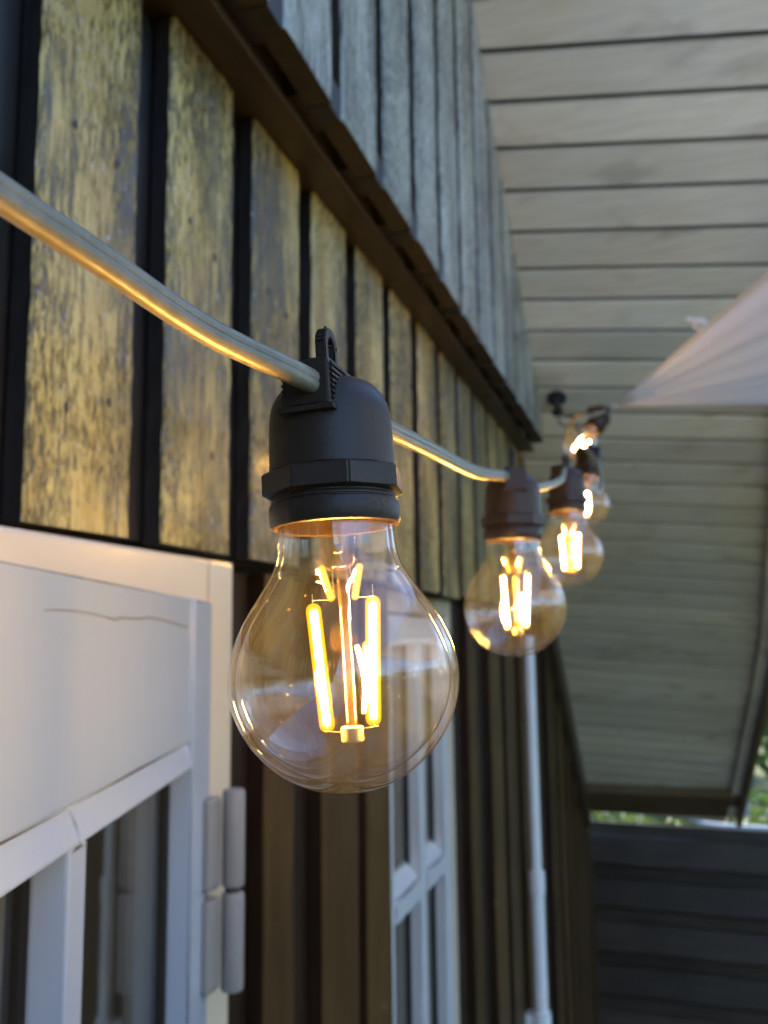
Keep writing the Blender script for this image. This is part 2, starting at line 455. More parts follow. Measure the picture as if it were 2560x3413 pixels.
# --- lower tier
fronts = [(0.99, 1.078), (1.175, 1.324), (1.365, 1.492), (2.15, 2.245), (2.43, 2.59), (2.67, 2.86), (2.95, 3.13), (3.24, 3.40), (3.63, 3.86), (3.97, 4.13), (4.25, 4.40), (4.52, 4.68), (4.80, 4.95), (5.06, 5.20), (5.29, 5.42)]
yy = -0.42
while yy > -1.6:
    fronts.append((yy - 0.13, yy)); yy -= 0.19
bm = bmesh.new(); bd = bmesh.new()
for a, b in fronts:
    board(bm, -0.050, -0.030, a, b, GZ + 0.10, 2.028, side=1)
holes = [(-0.31, 0.852, 0.86, 2.032), (1.50, 2.075, 0.86, 2.032)]
edges = [(0.853, 1.50), (2.075, 5.42), (-1.6, -0.31)]
for a, b in edges:
    y = a
    while y < b - 0.005:
        y1 = min(y + 0.17, b)
        board(bd, -0.068, -0.0515, y + 0.0005, y1 - 0.0005, GZ + 0.10, 2.028, 0.0003)
        y = y1
for a, b, z0, z1 in holes:
    yy = a
    while yy < b - .005:
        y1 = min(yy + .16, b)
        board(bm, -0.050, -0.030, yy, y1 - .02, GZ + 0.10, z0 - 0.05)
        board(bd, -0.068, -0.0515, yy, y1, GZ + 0.10, z0 - 0.05, 0.0003)
        yy = y1
low = hpart('lower_cladding', bm, [BROWN, BROWN_D])
low['label'] = 'dark olive-brown lower boards beside the windows'
hpart('lower_recessed_cladding', bd, BROWN_D)

# --- carcass behind the cladding, with the two openings left free, and the dark room
bm = bmesh.new()
XB0, XB1 = -0.16, -0.0695
def clipbox(bm, x0, x1, y0, y1, z0, z1):
    n = max(1, int((y1 - y0) / 0.25))
    for i in range(n):
        a, b = y0 + (y1 - y0) * i / n, y0 + (y1 - y0) * (i + 1) / n
        za, zb = min(z1, rz(a) - .01), min(z1, rz(b) - .01)
        if zb <= z0: continue
        v = [bm.verts.new(p) for p in ((x0, a, z0), (x1, a, z0), (x1, b, z0), (x0, b, z0), (x0, a, za), (x1, a, za), (x1, b, zb), (x0, b, zb))]
        for f in ((0, 1, 2, 3), (4, 5, 6, 7), (0, 1, 5, 4), (2, 3, 7, 6), (1, 2, 6, 5), (0, 3, 7, 4)):
            bm.faces.new([v[q] for q in f])
clipbox(bm, XB0, XB1, -1.6, -0.31, GZ, 2.0)
clipbox(bm, XB0, XB1, 0.853, 1.50, GZ, 2.0)
clipbox(bm, XB0, XB1, 2.075, 5.42, GZ, 2.0)
clipbox(bm, XB0, XB1, -0.31, 0.853, GZ, 0.86)
clipbox(bm, XB0, XB1, 1.50, 2.075, GZ, 0.86)
clipbox(bm, XB0, -0.046, -1.6, 5.42, 2.037, 2.5480)
clipbox(bm, XB0, 0.033, -1.6, 5.42, 2.5655, 5.6)
# gable half on the far side of the ridge, so that the house stands closed
v = [bm.verts.new(p) for p in ((-0.05, -1.6, GZ), (-0.05, -6.0, GZ), (-0.05, -6.0, 1.0), (-0.05, -1.6, 4.3))]
bm.faces.new(v)
# foundation plinth
box(bm, -0.15, -0.04, -6.0, 5.42, GZ - 0.02, GZ + 0.098)
hpart('wall', bm, STRUCT)
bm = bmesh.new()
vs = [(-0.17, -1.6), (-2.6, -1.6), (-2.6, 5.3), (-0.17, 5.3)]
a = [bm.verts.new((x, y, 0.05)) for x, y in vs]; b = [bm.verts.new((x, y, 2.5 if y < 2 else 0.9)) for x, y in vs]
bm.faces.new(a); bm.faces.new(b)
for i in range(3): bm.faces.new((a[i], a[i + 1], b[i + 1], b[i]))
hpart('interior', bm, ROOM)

# --- roof underside boards
v2 = Vector((-0.9919, -0.1038, 0.0735)).normalized()
sd = Vector((0, 1, M_SL)).normalized(); rn = Vector((0, -M_SL, 1)).normalized()
P0 = Vector((0, Y0R, Z0R))
g = [-3.8617, -3.7429, -3.6263, -3.5128, -3.3939, -3.2802, -3.179, -3.0716, -2.9652, -2.8605, -2.7571, -2.6531, -2.549, -2.448, -2.3479, -2.2538, -2.1573, -2.0565, -1.9634, -1.8666]
while g[0] > -7.1: g.insert(0, g[0] - 0.117)
while g[-1] < -0.02: g.append(g[-1] + 0.0965)
def edge_x(y): return min(0.722 + 0.084 * (5.064 - y), 0.822)
roof = bmesh.new()
for a, b in zip(g, g[1:]):
    gap = 0.0115
    jag = [random.uniform(-.0007, .0007) for _ in range(40)]
    pts = []
    NSEG = 14
    rows = []
    for s_ in (0, 1, 2, 3):  # chamfered tongue-and-groove section
        rows.append([])
    for i in range(NSEG + 1):
        t = -2.3 + 3.9 * i / NSEG      # along v2 (negative = outwards)
        for r_, (ss, off) in enumerate(((a + gap / 2 + jag[i], 0.0125), (a + gap / 2 + 0.003 + jag[i], 0.0), (b - gap / 2 - 0.003 + jag[20 + i], 0.0), (b - gap / 2 + jag[20 + i], 0.0125))):
            p = P0 + sd * ss + v2 * t
            ex = edge_x(p.y) - 0.03
            if p.x > ex: p = p + v2 * ((p.x - ex) / 0.9919)
            p = p + rn * off
            rows[r_].append(roof.verts.new(p))
    for r_ in range(3):
        for i in range(NSEG):
            if (rows[r_][i].co - rows[r_][i + 1].co).length < 1e-4 and (rows[r_ + 1][i].co - rows[r_ + 1][i + 1].co).length < 1e-4: continue
            roof.faces.new((rows[r_][i], rows[r_][i + 1], rows[r_ + 1][i + 1], rows[r_ + 1][i]))
roofo = hpart('roof', roof, ROOF)
roofo['label'] = 'pale painted boarding under the roof overhang'
bm = bmesh.new()
def slab(bm, x0f, x1f, y0, y1, o0, o1, n=1):
    for i in range(n):
        a, b = y0 + (y1 - y0) * i / n, y0 + (y1 - y0) * (i + 1) / n
        v = []
        for o in (o0, o1):
            for y in (a, b):
                for xf in (x0f, x1f):
                    v.append(bm.verts.new(Vector((xf(y), y, rz(y))) + rn * o))
        for f in ((0, 1, 3, 2), (4, 5, 7, 6), (0, 1, 5, 4), (2, 3, 7, 6), (0, 2, 6, 4), (1, 3, 7, 5)):
            bm.faces.new([v[q] for q in f])
slab(bm, lambda y: -3.0, lambda y: edge_x(y) - 0.002, RIDGE_Y, 5.085, 0.013, 0.10, 18)
zr = rz(RIDGE_Y)
v = [bm.verts.new(p) for p in ((-3.0, RIDGE_Y - .06, zr + .1), (1.2, RIDGE_Y - .06, zr + .1), (1.2, -6.2, zr - 3.9), (-3.0, -6.2, zr - 3.9))]
bm.faces.new(v)
hpart('roofing', bm, ROOF_T, roofo)
bm = bmesh.new()
slab(bm, lambda y: edge_x(y) - 0.001, lambda y: edge_x(y) + 0.026, RIDGE_Y, 5.10, -0.055, 0.10, 18)
hpart('barge_board', bm, TRIM_L, roofo)
bm = bmesh.new()
slab(bm, lambda y: edge_x(y) - 0.046, lambda y: edge_x(y) - 0.003, RIDGE_Y, 5.06, -0.026, 0.0105, 18)
hpart('barge_batten', bm, ROOF, roofo)
bm = bmesh.new()
slab(bm, lambda y: edge_x(y) + 0.027, lambda y: edge_x(y) + 0.034, RIDGE_Y, 5.10, 0.01, 0.115, 18)
box(bm, 0.757, 0.785, 5.03, 5.10, 1.035, 1.16)
hpart('metal_edge', bm, FASCIA, roofo)
bm = bmesh.new()
v = box(bm, -0.10, 0.735, 4.84, 5.075, 1.015, 1.10)
for q in bm.verts:
    if q.co.z > 1.05: q.co.z = rz(q.co.y) - 0.001
    else: q.co.z = 1.020 if q.co.y > 5 else 1.16
hpart('eave_beam', bm, TRIM_L, roofo)
bm = bmesh.new()
slab(bm, lambda y: -0.029, lambda y: 0.004, 2.95, 5.06, -0.115, -0.002, 1)
hpart('rake_trim', bm, TRIMB, roofo)

# ------------------------------------------------------------------ windows
def ring_frame(bm, xo, xi, y0, y1, z0, z1, w, mi=0):
    """rectangular frame in the y-z plane, front at xo, back at xi"""
    box(bm, xi, xo, y0, y0 + w, z0, z1, mi); box(bm, xi, xo, y1 - w, y1, z0, z1, mi)
    box(bm, xi, xo, y0 + w, y1 - w, z1 - w, z1, mi); box(bm, xi, xo, y0 + w, y1 - w, z0, z0 + w, mi)

def sash_members(spec, depth=0.055):
    """spec: list of (s0, s1, z0, z1). three layers: front moulding, black gasket, inner part"""
    fr, ga = bmesh.new(), bmesh.new()
    for s0, s1, z0, z1 in spec:
        box(fr, s0, s1, -0.0205, 0, z0, z1)
        box(fr, s0, s1, -depth, -0.0325, z0, z1)
        box(ga, s0 + 0.0006, s1 - 0.0006, -0.0325, -0.0205, z0 + 0.0006, z1 - 0.0006)
    bevel_all(fr, 0.0022, 2)
    return fr, ga

# window with the open casement
wf = bmesh.new()
ring_frame(wf, -0.004, -0.15, -0.305, 0.852, 0.865, 2.0290, 0.052)
box(wf, -0.15, -0.006, 0.245, 0.300, 0.918, 1.976)      # centre post
bevel_all(wf, 0.004, 2)
win = hpart('window', wf, WHITE_FR)
win['label'] = 'white casement window whose leaf stands open on a grey hinge'
ANG = R(17.12)
dv = Vector((math.sin(ANG), -math.cos(ANG), 0)); nv = Vector((math.cos(ANG), math.sin(ANG), 0))
ML = Matrix(((dv.x, nv.x, 0, 0.004), (dv.y, nv.y, 0, 0.7907), (0, 0, 1, 0), (0, 0, 0, 1)))
ZB, ZT = 0.93, 1.986
S0, S1 = 0.0, 0.66
BAR0, BAR1 = 1.8425, 1.8628
panes = [(0.0777, 0.3578), (0.3869, S1 - 0.075)]
spec = [(S0, 0.0777, ZB, ZT), (S1 - 0.075, S1, ZB, ZT), (0.3578, 0.3869, ZB + 0.07, BAR0 - 0.0004), (0.0777, S1 - 0.075, ZB, ZB + 0.07)]
fr, ga = sash_members(spec)
for s in panes:  # cross bar with a splayed upper edge, two lengths meeting at the mullion
    pass
bar = bmesh.new()
for s0, s1 in ((0.0777, 0.3722), (0.3726, S1 - 0.075)):
    v = box(bar, s0, s1, -0.055, 0.0015, BAR0, BAR1)
    for q in v:
        if q.co.z > BAR1 - 0.001 and q.co.y > -0.01: q.co.y = -0.0065
bevel_all(bar, 0.0018, 2)
top = bmesh.new()
box(top, 0.0781, S1 - 0.0754, -0.050, -0.0024, BAR1 + 0.0012, ZT)
bevel_all(top, 0.0012, 2)
# the crack across the upper panel
crack = bmesh.new()
cp = [(0.430, 1.9655), (0.4171, 1.966), (0.385, 1.9665), (0.3619, 1.9664), (0.33, 1.9646), (0.3068, 1.9627), (0.303, 1.9648), (0.2517, 1.9652), (0.2331, 1.9668), (0.19, 1.9655), (0.1533, 1.9638), (0.12, 1.962), (0.099, 1.9608)]
for i, (s, z) in enumerate(cp): cp[i] = (s, z + random.uniform(-.0003, .0003))
for i in range(len(cp) - 1):
    (sa, za), (sb, zb) = cp[i], cp[i + 1]
    h = 0.00018 + 0.00022 * (i > 3) + random.uniform(0, .00012)
    crack.faces.new([crack.verts.new(p) for p in ((sa, -0.0020, za - h), (sb, -0.0020, zb - h), (sb, -0.0020, zb + h), (sa, -0.0020, za + h))])
pn = bmesh.new()
for s0, s1 in panes:
    box(pn, s0 - 0.004, s1 + 0.004, -0.029, -0.0245, ZB + 0.066, BAR0 + 0.004)
for nm, b_, m_, kw in (('sash', fr, WHITE, {}), ('gasket', ga, GASKET, {}), ('glazing_bar', bar, WHITE, {}), ('panel', top, WHITE, {}), ('panel_crack', crack, CRACK, {}), ('pane', pn, PANE, {})):
    b_.transform(ML)
    o = link(nm, b_, m_, win, **kw)
# hinge: two long knuckles and their flap
hb = bmesh.new()
HX, HY = 0.026, 0.797
def knuckle(bm, z0, z1, r=0.0105):
    n = 20; pr = [(r - .003, z0), (r - .0008, z0 + .0012), (r, z0 + .004), (r, z1 - .004), (r - .0008, z1 - .0012), (r - .003, z1)]
    rings = []
    for rr, z in pr:
        rings.append([bm.verts.new((HX + rr * math.cos(2 * math.pi * k / n), HY + rr * math.sin(2 * math.pi * k / n), z)) for k in range(n)])
    for a, b in zip(rings, rings[1:]):
        for k in range(n): bm.faces.new((a[k], a[(k + 1) % n], b[(k + 1) % n], b[k]))
    bm.faces.new(rings[0][::-1]); bm.faces.new(rings[-1])
knuckle(hb, 1.7235, 1.8115); knuckle(hb, 1.6325, 1.7195)
k1 = bmesh.new()
for z0, z1 in ((1.7255, 1.806), (1.6385, 1.7175)):
    box(k1, 0.0045, 0.019, 0.762, 0.7875, z0, z1)
bevel_all(k1, 0.003, 2)
hg = link('hinge', hb, GREYP, win, smooth=True, auto=40)
hg['label'] = 'grey painted two-knuckle hinge'
link('hinge_flap', k1, GREYP, win)
pin = bmesh.new(); tube(pin, [(HX, HY, 1.7190), (HX, HY, 1.7240)], 0.0075, 14)
link('hinge_pin', pin, BLACKST, win, smooth=True, auto=40)

# far window, closed, set back in the lower boards
wf = bmesh.new()
ring_frame(wf, -0.053, -0.155, 1.5005, 2.0745, 0.865, 2.034, 0.038)
bevel_all(wf, 0.003, 2)
win2 = hpart('window', wf, WHITE_FR)
win2['label'] = 'closed white casement window with a moulded crossbar'
M2 = Matrix(((0, 1, 0, -0.056), (-1, 0, 0, 2.035), (0, 0, 1, 0), (0, 0, 0, 1)))
W2 = 0.495; MU0, MU1 = 0.2150, 0.2680
fr, ga = sash_members([(0.0, 0.068, 0.91, 1.992), (W2 - 0.055, W2, 0.91, 1.992), (MU0, MU1, 0.975, 1.935), (0.068, W2 - 0.055, 0.91, 0.975), (0.068, W2 - 0.055, 1.935, 1.992)])
bar = bmesh.new()
for s0, s1 in ((0.0675, MU0 - 0.0003), (MU1 + 0.0003, W2 - 0.0545)):
    v = box(bar, s0, s1, -0.056, 0.004, 1.452, 1.489)
    v = box(bar, s0, s1, -0.056, -0.001, 1.4915, 1.522)
    for q in v:
        if q.co.z > 1.51 and q.co.y > -0.01: q.co.y = -0.030
bevel_all(bar, 0.0025, 2)
pn = bmesh.new()
for s0, s1 in ((0.068, MU0), (MU1, W2 - 0.055)):
    box(pn, s0 - .004, s1 + .004, -0.029, -0.0245, 0.97, 1.94)
for nm, b_, m_ in (('sash', fr, WHITE_C), ('gasket', ga, GASKET), ('glazing_bar', bar, WHITE_C), ('pane', pn, PANE)):
    b_.transform(M2); link(nm, b_, m_, win2)

# ------------------------------------------------------------------ drainpipe
dp = bmesh.new()
tube(dp, [(0.013, 2.865, GZ + 0.05), (0.013, 2.865, 1.185)], 0.021, 20)
tube(dp, [(0.013, 2.865, 1.150), (0.013, 2.865, 1.95)], 0.0168, 20)
pipe = link('drainpipe', dp, PIPEW, None, smooth=True, auto=40)
tag(pipe, 'thin white vertical pipe fixed to the dark boards beyond the far window', 'pipe')
dc = bmesh.new(); tube(dc, [(0.013, 2.865, 1.183), (0.013, 2.865, 1.245)], 0.0245, 20)
link('coupling', dc, PIPEW, pipe, smooth=True, auto=40)
dk = bmesh.new(); tube(dk, [(0.013, 2.865, 0.80), (0.013, 2.865, 0.845)], 0.029, 20); box(dk, -0.030, 0.0, 2.845, 2.885, 0.805, 0.84)
link('bracket', dk, PIPEW, pipe)

# ------------------------------------------------------------------ festoon lamps
PROF = [(15.4, 1.5), (15.5, 0), (15.8, -5), (16.2, -8), (17.4, -11.5), (20.0, -15.8), (22.8, -20), (25.6, -24.5), (27.8, -29.3), (29.3, -34), (30.0, -38.9), (29.7, -43.7), (28.4, -48.7), (26.3, -53.2), (23.4, -57.4), (19.8, -61.2), (15.6, -64.4), (10.4, -67.0), (5.2, -68.4), (0, -68.8)]
def smooth_prof(pr, n=4):
    q = spline([(r, 0, z) for r, z in pr], n)
    return [(max(0.0, p.x) * 0.001 * 0.972, p.z * 0.001 * (0.965 if p.z < 0 else 1)) for p in q]
mm = 0.001
def make_lamp(detail=True):
    root = empty('festoon_bulb')
    n = 72
    # lamp holder: domed cap, recess and bottom ring
    b = bmesh.new()
    pr = [(0, 39.0), (5.0, 38.98), (7.8, 38.75), (10.2, 38.1), (12.4, 36.7), (14.2, 34.6), (15.4, 32.0), (16.0, 29.0), (16.2, 26), (16.45, 19), (16.6, 14.8), (15.7, 14.6), (15.7, 7.8), (16.4, 7.4), (16.6, 7.0), (16.6, 6.7), (16.35, 6.5), (16.35, 6.3), (16.9, 6.0), (17.1, 5.4), (17.05, 1.6), (16.6, 0.3), (16.0, 0.0), (15.3, 0.4), (15.2, 6.0)]
    lathe(b, [(r * mm, z * mm) for r, z in pr], n)
    hold = link('lamp_holder', b, PLASTIC, root, smooth=True, auto=35)
    # octagonal collar
    b = bmesh.new()
    def octo(z, r): return [b.verts.new((r * mm * math.cos(R(22.5 + 45 * i + 9)), r * mm * math.sin(R(22.5 + 45 * i + 9)), z * mm)) for i in range(8)]
    a0, a1, a2, a3 = octo(8.2, 17.2), octo(8.8, 18.9), octo(13.9, 18.9), octo(14.6, 18.0)
    for p, q in ((a0, a1), (a1, a2), (a2, a3)):
        for i in range(8): b.faces.new((p[i], p[(i + 1) % 8], q[(i + 1) % 8], q[i]))
    b.faces.new(a0[::-1]); b.faces.new(a3)
    bmesh.ops.bevel(b, geom=[e for e in b.edges if abs(e.verts[0].co.z - e.verts[1].co.z) > 0.004], offset=0.0005, segments=2, affect='EDGES')
    link('collar', b, PLASTIC, hold, smooth=True, auto=20)
    # cable clamp: saddle block across the dome with ribs on its flanks
    b = bmesh.new()
    v = box(b, -6.4 * mm, 6.4 * mm, -17.2 * mm, 17.2 * mm, 28.4 * mm, 41 * mm)
    for q in v:
        if q.co.z > .04: q.co.x *= 0.93; q.co.y *= 0.955
    bevel_all(b, 0.0007, 2)
    for i in range(7):
        zz = (30.2 + i * 1.45) * mm
        for sx in (-1, 1):
            x0 = sx * 6.35 * mm
            box(b, min(x0, x0 + sx * .0005), max(x0, x0 + sx * .0005), -15.8 * mm, 15.8 * mm, zz, zz + .0007)
    box(b, -7.2 * mm, 7.2 * mm, -17.9 * mm, 17.9 * mm, 27.3 * mm, 28.6 * mm)
    link('cable_clamp', b, PLASTIC, hold)
    # hanging loop: flat upright eye in the plane of the cable
    b = bmesh.new()
    out, inn = [], []
    for i in range(24):
        a = 2 * math.pi * i / 24
        cy, cz = math.cos(a), math.sin(a)
        out.append((4.7 * cy, (49.4 if cz >= 0 else 43.5) + 4.7 * cz)); inn.append((2.3 * cy, (49.0 if cz >= 0 else 45.0) + 2.3 * cz))
    for i, (y, z) in enumerate(out):
        if z < 41.5: out[i] = (y * 1.25, 40.5)
    rings = []
    for x, dlt in ((-1.5, 0), (1.5, 0)):
        rings.append(([b.verts.new((x * mm, y * mm, z * mm)) for y, z in out], [b.verts.new((x * mm, y * mm, z * mm)) for y, z in inn]))
    for i in range(24):
        j = (i + 1) % 24
        b.faces.new((rings[0][0][i], rings[0][0][j], rings[1][0][j], rings[1][0][i]))
        b.faces.new((rings[0][1][i], rings[0][1][j], rings[1][1][j], rings[1][1][i]))
        for r_ in rings: b.faces.new((r_[0][i], r_[0][j], r_[1][j], r_[1][i]))
    bmesh.ops.bevel(b, geom=b.edges[:], offset=0.0004, segments=2, affect='EDGES', clamp_overlap=True)
    tube(b, [(0, 0, 54 * mm), (0.0001, 0, 54.8 * mm)], 0.0004, 6)
    link('hanging_loop', b, PLASTIC, hold, smooth=True, auto=35)
    # glass: outer and inner skin
    b = bmesh.new()
    sp = smooth_prof(PROF, 4)
    lathe(b, sp, n, mi=0)
    inner = [(max(0.0, r - 0.0021 + 0.0008 * (z > -0.012)), z + 0.0021 * min(1.0, max(0.0, (-z - 0.034) / 0.0324)) ** 1.6) for r, z in sp[:-1]] + [(0.0, sp[-1][1] + 0.0021)]
    lathe(b, inner, n, mi=1)
    gl = link('glass_globe', b, [GLASS, GLASS_IN], root, smooth=True)
    # inside
    rv = Vector((0.956, 0.293, 0)); bk = Vector((-0.293, 0.956, 0))
    def P(r, z, d=0.0): return (rv * r + bk * d + UP * (z * (0.955 if z < -12 else 1))) * mm
    b = bmesh.new()
    lathe(b, [(5.6 * mm, 1.0 * mm), (5.0 * mm, -1 * mm), (4.7 * mm, -7 * mm), (4.0 * mm, -9.6 * mm), (2.4 * mm, -11.0 * mm), (0, -11.3 * mm)], 24)
    b.verts.ensure_lookup_table()
    link('stem', b, STEMG, gl, smooth=True)
    b = bmesh.new(); tube(b, [P(1.0, -10.5), P(1.2, -30), P(1.4, -53)], 1.4 * mm, 14)
    link('stem_rod', b, STEMG, gl, smooth=True, auto=40)
    b = bmesh.new()
    lathe(b, [(0, -52.6 * mm), (2.5 * mm, -52.6 * mm), (2.85 * mm, -52.9 * mm), (2.85 * mm, -56.1 * mm), (2.5 * mm, -56.5 * mm), (0, -56.5 * mm)], 24)
    bmesh.ops.translate(b, verts=b.verts[:], vec=P(1.4, 2.3))
    link('end_cap', b, CERAMIC, gl, smooth=True, auto=40)
    b = bmesh.new()
    for pts in ([P(-5.6, -53.6), P(-1, -54.1), P(4, -53.5), P(8.2, -53.0)], [P(-4.9, -52.3), P(-4.6, -53.6)], [P(6.9, -51.4), P(7.2, -53.1)]):
        tube(b, pts, 0.13 * mm, 6)
    link('support_wire', b, WIRE, gl)
    for grp in (([P(-7.0, -17.5), P(-7.0, -20.0)], [P(-7.2, -19.2), P(-2.6, -19.2), P(-1.6, -18.4), P(-1.4, -9.5)]),
                ([P(8.6, -15.8), P(8.6, -19.5)], [P(9.0, -19.0), P(4.6, -19.0), P(3.4, -18.0), P(3.0, -9.5)])):
        b = bmesh.new()
        for pts in grp: tube(b, pts, 0.13 * mm, 6)
        link('lead_wire', b, WIRE, gl)
    b = bmesh.new(); tube(b, [P(1.0, -2), P(0.6, -6.5), P(1.4, -9.0)], 0.16 * mm, 6)
    link('lead_wire', b, WIRE, gl)
    b = bmesh.new(); box(b, -1.0 * mm, 1.6 * mm, -0.6 * mm, 0.6 * mm, -6.6 * mm, -4.2 * mm); bevel_all(b, 0.0003, 1)
    link('pinch', b, WIRE, gl)
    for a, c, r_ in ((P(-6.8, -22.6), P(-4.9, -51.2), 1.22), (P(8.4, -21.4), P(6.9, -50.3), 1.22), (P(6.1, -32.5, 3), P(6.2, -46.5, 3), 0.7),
                     (P(-4.2, -10.8, 2), P(-2.5, -18.0, 2), 0.62), (P(5.3, -10.8, 2), P(4.0, -18.0, 2), 0.62)):  # last two: reflections in the neck, drawn as small emitters
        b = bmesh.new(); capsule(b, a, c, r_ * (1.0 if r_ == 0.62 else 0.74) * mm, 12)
        f = link('filament', b, LIT_REFL if r_ == 0.62 else LIT, gl, smooth=True)
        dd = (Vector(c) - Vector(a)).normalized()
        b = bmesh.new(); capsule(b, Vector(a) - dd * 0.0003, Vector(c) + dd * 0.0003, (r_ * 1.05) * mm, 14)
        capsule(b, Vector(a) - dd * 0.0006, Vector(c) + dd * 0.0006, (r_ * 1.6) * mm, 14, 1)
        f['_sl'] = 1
        s_ = link('filament', b, [FRINGE, FRINGE_O], gl, smooth=True); s_.name = 'filament_glow'  # glow fringe around each piece, built as emissive shells
    for o in COL.objects:
        if '_sl' in o.keys(): del o['_sl']
    return root

def children(o): return [c for c in COL.objects if c.parent is o]
def copy_tree(o, parent=None):
    c = o.copy(); COL.objects.link(c)
    if parent is not None: c.parent = parent
    for ch in children(o): copy_tree(ch, c)
    return c

GRP = 'lit bulbs of the festoon string'
lamps = [((0.3401, 0.2190, 1.9783), (0, -2.9, 0), 0, 'large lit clear filament bulb in a dark holder, nearest of the string'),
         ((0.3393, 0.5216, 2.0047), (1, 0.5, 14), 0, 'lit filament bulb in front of the white drainpipe, second smallest blur after the nearest'),
         ((0.3440, 0.8108, 2.0581), (-2, -1, -24), 0, 'lit bulb partly hidden behind the one above the drainpipe, third along the cable'),
         ((0.3345, 1.2104, 2.1577), (3, 4, 70), 0, 'lit bulb mostly covered by the brown holder and the tilted lamp before it'),
         ((0.3304, 1.607, 2.3249), None, 0, 'lit bulb tilted sideways just under the corner of the white sail')]
lamps[1] = (lamps[1][0], lamps[1][1], 0, 'lit filament bulb hanging right above the top of the white drainpipe')
proto = make_lamp()
right = Vector((0.9559, 0.2934, -0.0128)); upc = Vector((0.0525, -0.1281, 0.9904)); back = Vector((0.289, -0.9474, -0.1379))
for i, (loc, rot, _, lab) in enumerate(lamps):
    o = proto if i == 0 else copy_tree(proto)
    if rot is not None:
        o.rotation_euler = (R(rot[0]), R(rot[1]), R(rot[2])); o.location = loc
    else:
        zax = (right * 0.62 + upc * 0.77 - back * 0.10).normalized()
        yax = Vector((0, 1, 0.1)); yax = (yax - zax * yax.dot(zax)).normalized(); xax = yax.cross(zax)
        mw = Matrix((xax, yax, zax)).transposed().to_4x4()
        o.rotation_euler = mw.to_euler(); o.location = Vector(loc) - zax * 0.020
        tiltm = mw.copy(); tiltm.translation = Vector(loc) - zax * 0.020
    tag(o, lab, 'light bulb', GRP)

# cable
b5 = tiltm @ Vector((0, -0.017, 0.0345)); b5b = tiltm @ Vector((0, 0.017, 0.0345))
def cl(i, dy): 
    l = lamps[i][0]; return Vector((l[0], l[1] + dy, l[2] + 0.0347))
pts = [(0.300, -0.62, 2.16), (0.315, -0.22, 2.06), (0.3215, 0.0, 2.0225), (0.3245, 0.10, 2.0195), (0.3270, 0.1305, 2.0178), (0.3315, 0.165, 2.0145), cl(0, -0.016), cl(0, 0.016),
       (0.3425, 0.30, 2.0165), (0.3415, 0.40, 2.0245), cl(1, -0.02), cl(1, 0.016), (0.346, 0.62, 2.052), (0.349, 0.71, 2.071), cl(2, -0.017), cl(2, 0.016),
       (0.362, 0.96, 2.098), (0.356, 1.10, 2.148), cl(3, -0.017), cl(3, 0.016), (0.325, 1.36, 2.235), (0.300, 1.50, 2.300), b5, b5b,
       (0.285, 1.70, 2.36), (0.262, 1.74, 2.325), (0.275, 1.72, 2.285), (0.31, 1.70, 2.31), (0.325, 1.69, 2.350)]
bm = bmesh.new()
sp = spline(pts, 12)
off = Vector((0, 0, 0.00085))
tube(bm, [p + off for p in sp], 0.00225, 12); tube(bm, [p - off for p in sp], 0.00225, 12)
cab = link('light_cable', bm, CABLE, None, smooth=True, auto=60)
tag(cab, 'olive-grey twin cable that carries the row of lit bulbs', 'cable')

# ------------------------------------------------------------------ shade sail, hook, cord
C0 = Vector((0.360, 1.661, 2.3655))
A = Vector((2.6, -1.5, 3.321)); B = Vector((3.0, 3.4, 2.576)); D = Vector((4.6, 0.6, 3.0))
bm = bmesh.new()
nu, nvv = 60, 60
grid = []
for i in range(nu + 1):
    u = i / nu
    row = []
    for j in range(nvv + 1):
        v = j / nvv
        # edges from C0: hollow cut
        ea = C0.lerp(A, u); eb = C0.lerp(B, u)
        p = ea.lerp(eb, v)
        hol = 4 * u * (1 - u) * 0.10
        cvr = (v - 0.5) * 2
        mid_ = C0.lerp(A.lerp(B, .5), u)
        p = p.lerp(mid_, hol * abs(cvr) ** 1.0 * 0.9)
        # pull the far edge out towards the outer corner
        p = p + (D - A.lerp(B, .5)) * (u ** 2) * (1 - abs(cvr)) * 0.8
        fold = 0.012 * math.sin(v * 17 + 1.3) * (1 - u) * u * 3 + 0.006 * math.sin(v * 41) * u * (1 - u) ** 2 * 4
        p = p + UP * (fold - 0.25 * u * (1 - u) * (1 - cvr * cvr))
        row.append(bm.verts.new(p))
    grid.append(row)
for i in range(nu):
    for j in range(nvv):
        if i == 0:
            pass
        bm.faces.new((grid[i][j], grid[i][j + 1], grid[i + 1][j + 1], grid[i + 1][j]))
HEM = [[q.co.copy() for q in row] for row in grid]
bmesh.ops.remove_doubles(bm, verts=bm.verts[:], dist=1e-5)
sail = link('shade_sail', bm, SAIL, None, smooth=True)
tag(sail, 'white fabric shade sail pulled to a point under the roof', 'shade sail')
so = sail.modifiers.new('thick', 'SOLIDIFY'); so.thickness = 0.0015
bm = bmesh.new()
for jj in (0, nvv):
    st = 1 if jj == 0 else -1
    prev = None
    for i in range(1, nu + 1):
        e0 = HEM[i][jj]; e1 = HEM[i][jj + st]
        dd = (e1 - e0); wd = min(dd.length * 6, 0.022)
        dd = dd.normalized() * wd
        cur = [bm.verts.new(e0 - UP * 0.0025), bm.verts.new(e0 + dd - UP * 0.0025)]
        if prev: bm.faces.new((prev[0], prev[1], cur[1], cur[0]))
        prev = cur
link('hem', bm, SAIL, sail, smooth=True)
bm = bmesh.new()
tp = C0.lerp(A, 0.0675)
tube(bm, spline([tp, tp + V(-.012, .010, .012), tp + V(-.02, .012, .0), tp + V(-.008, .002, -.008), tp], 6), 0.0022, 8)
tube(bm, [tp + V(-.004, 0, .002), tp + V(-.03, .014, .016)], [0.004, 0.0025], 8)
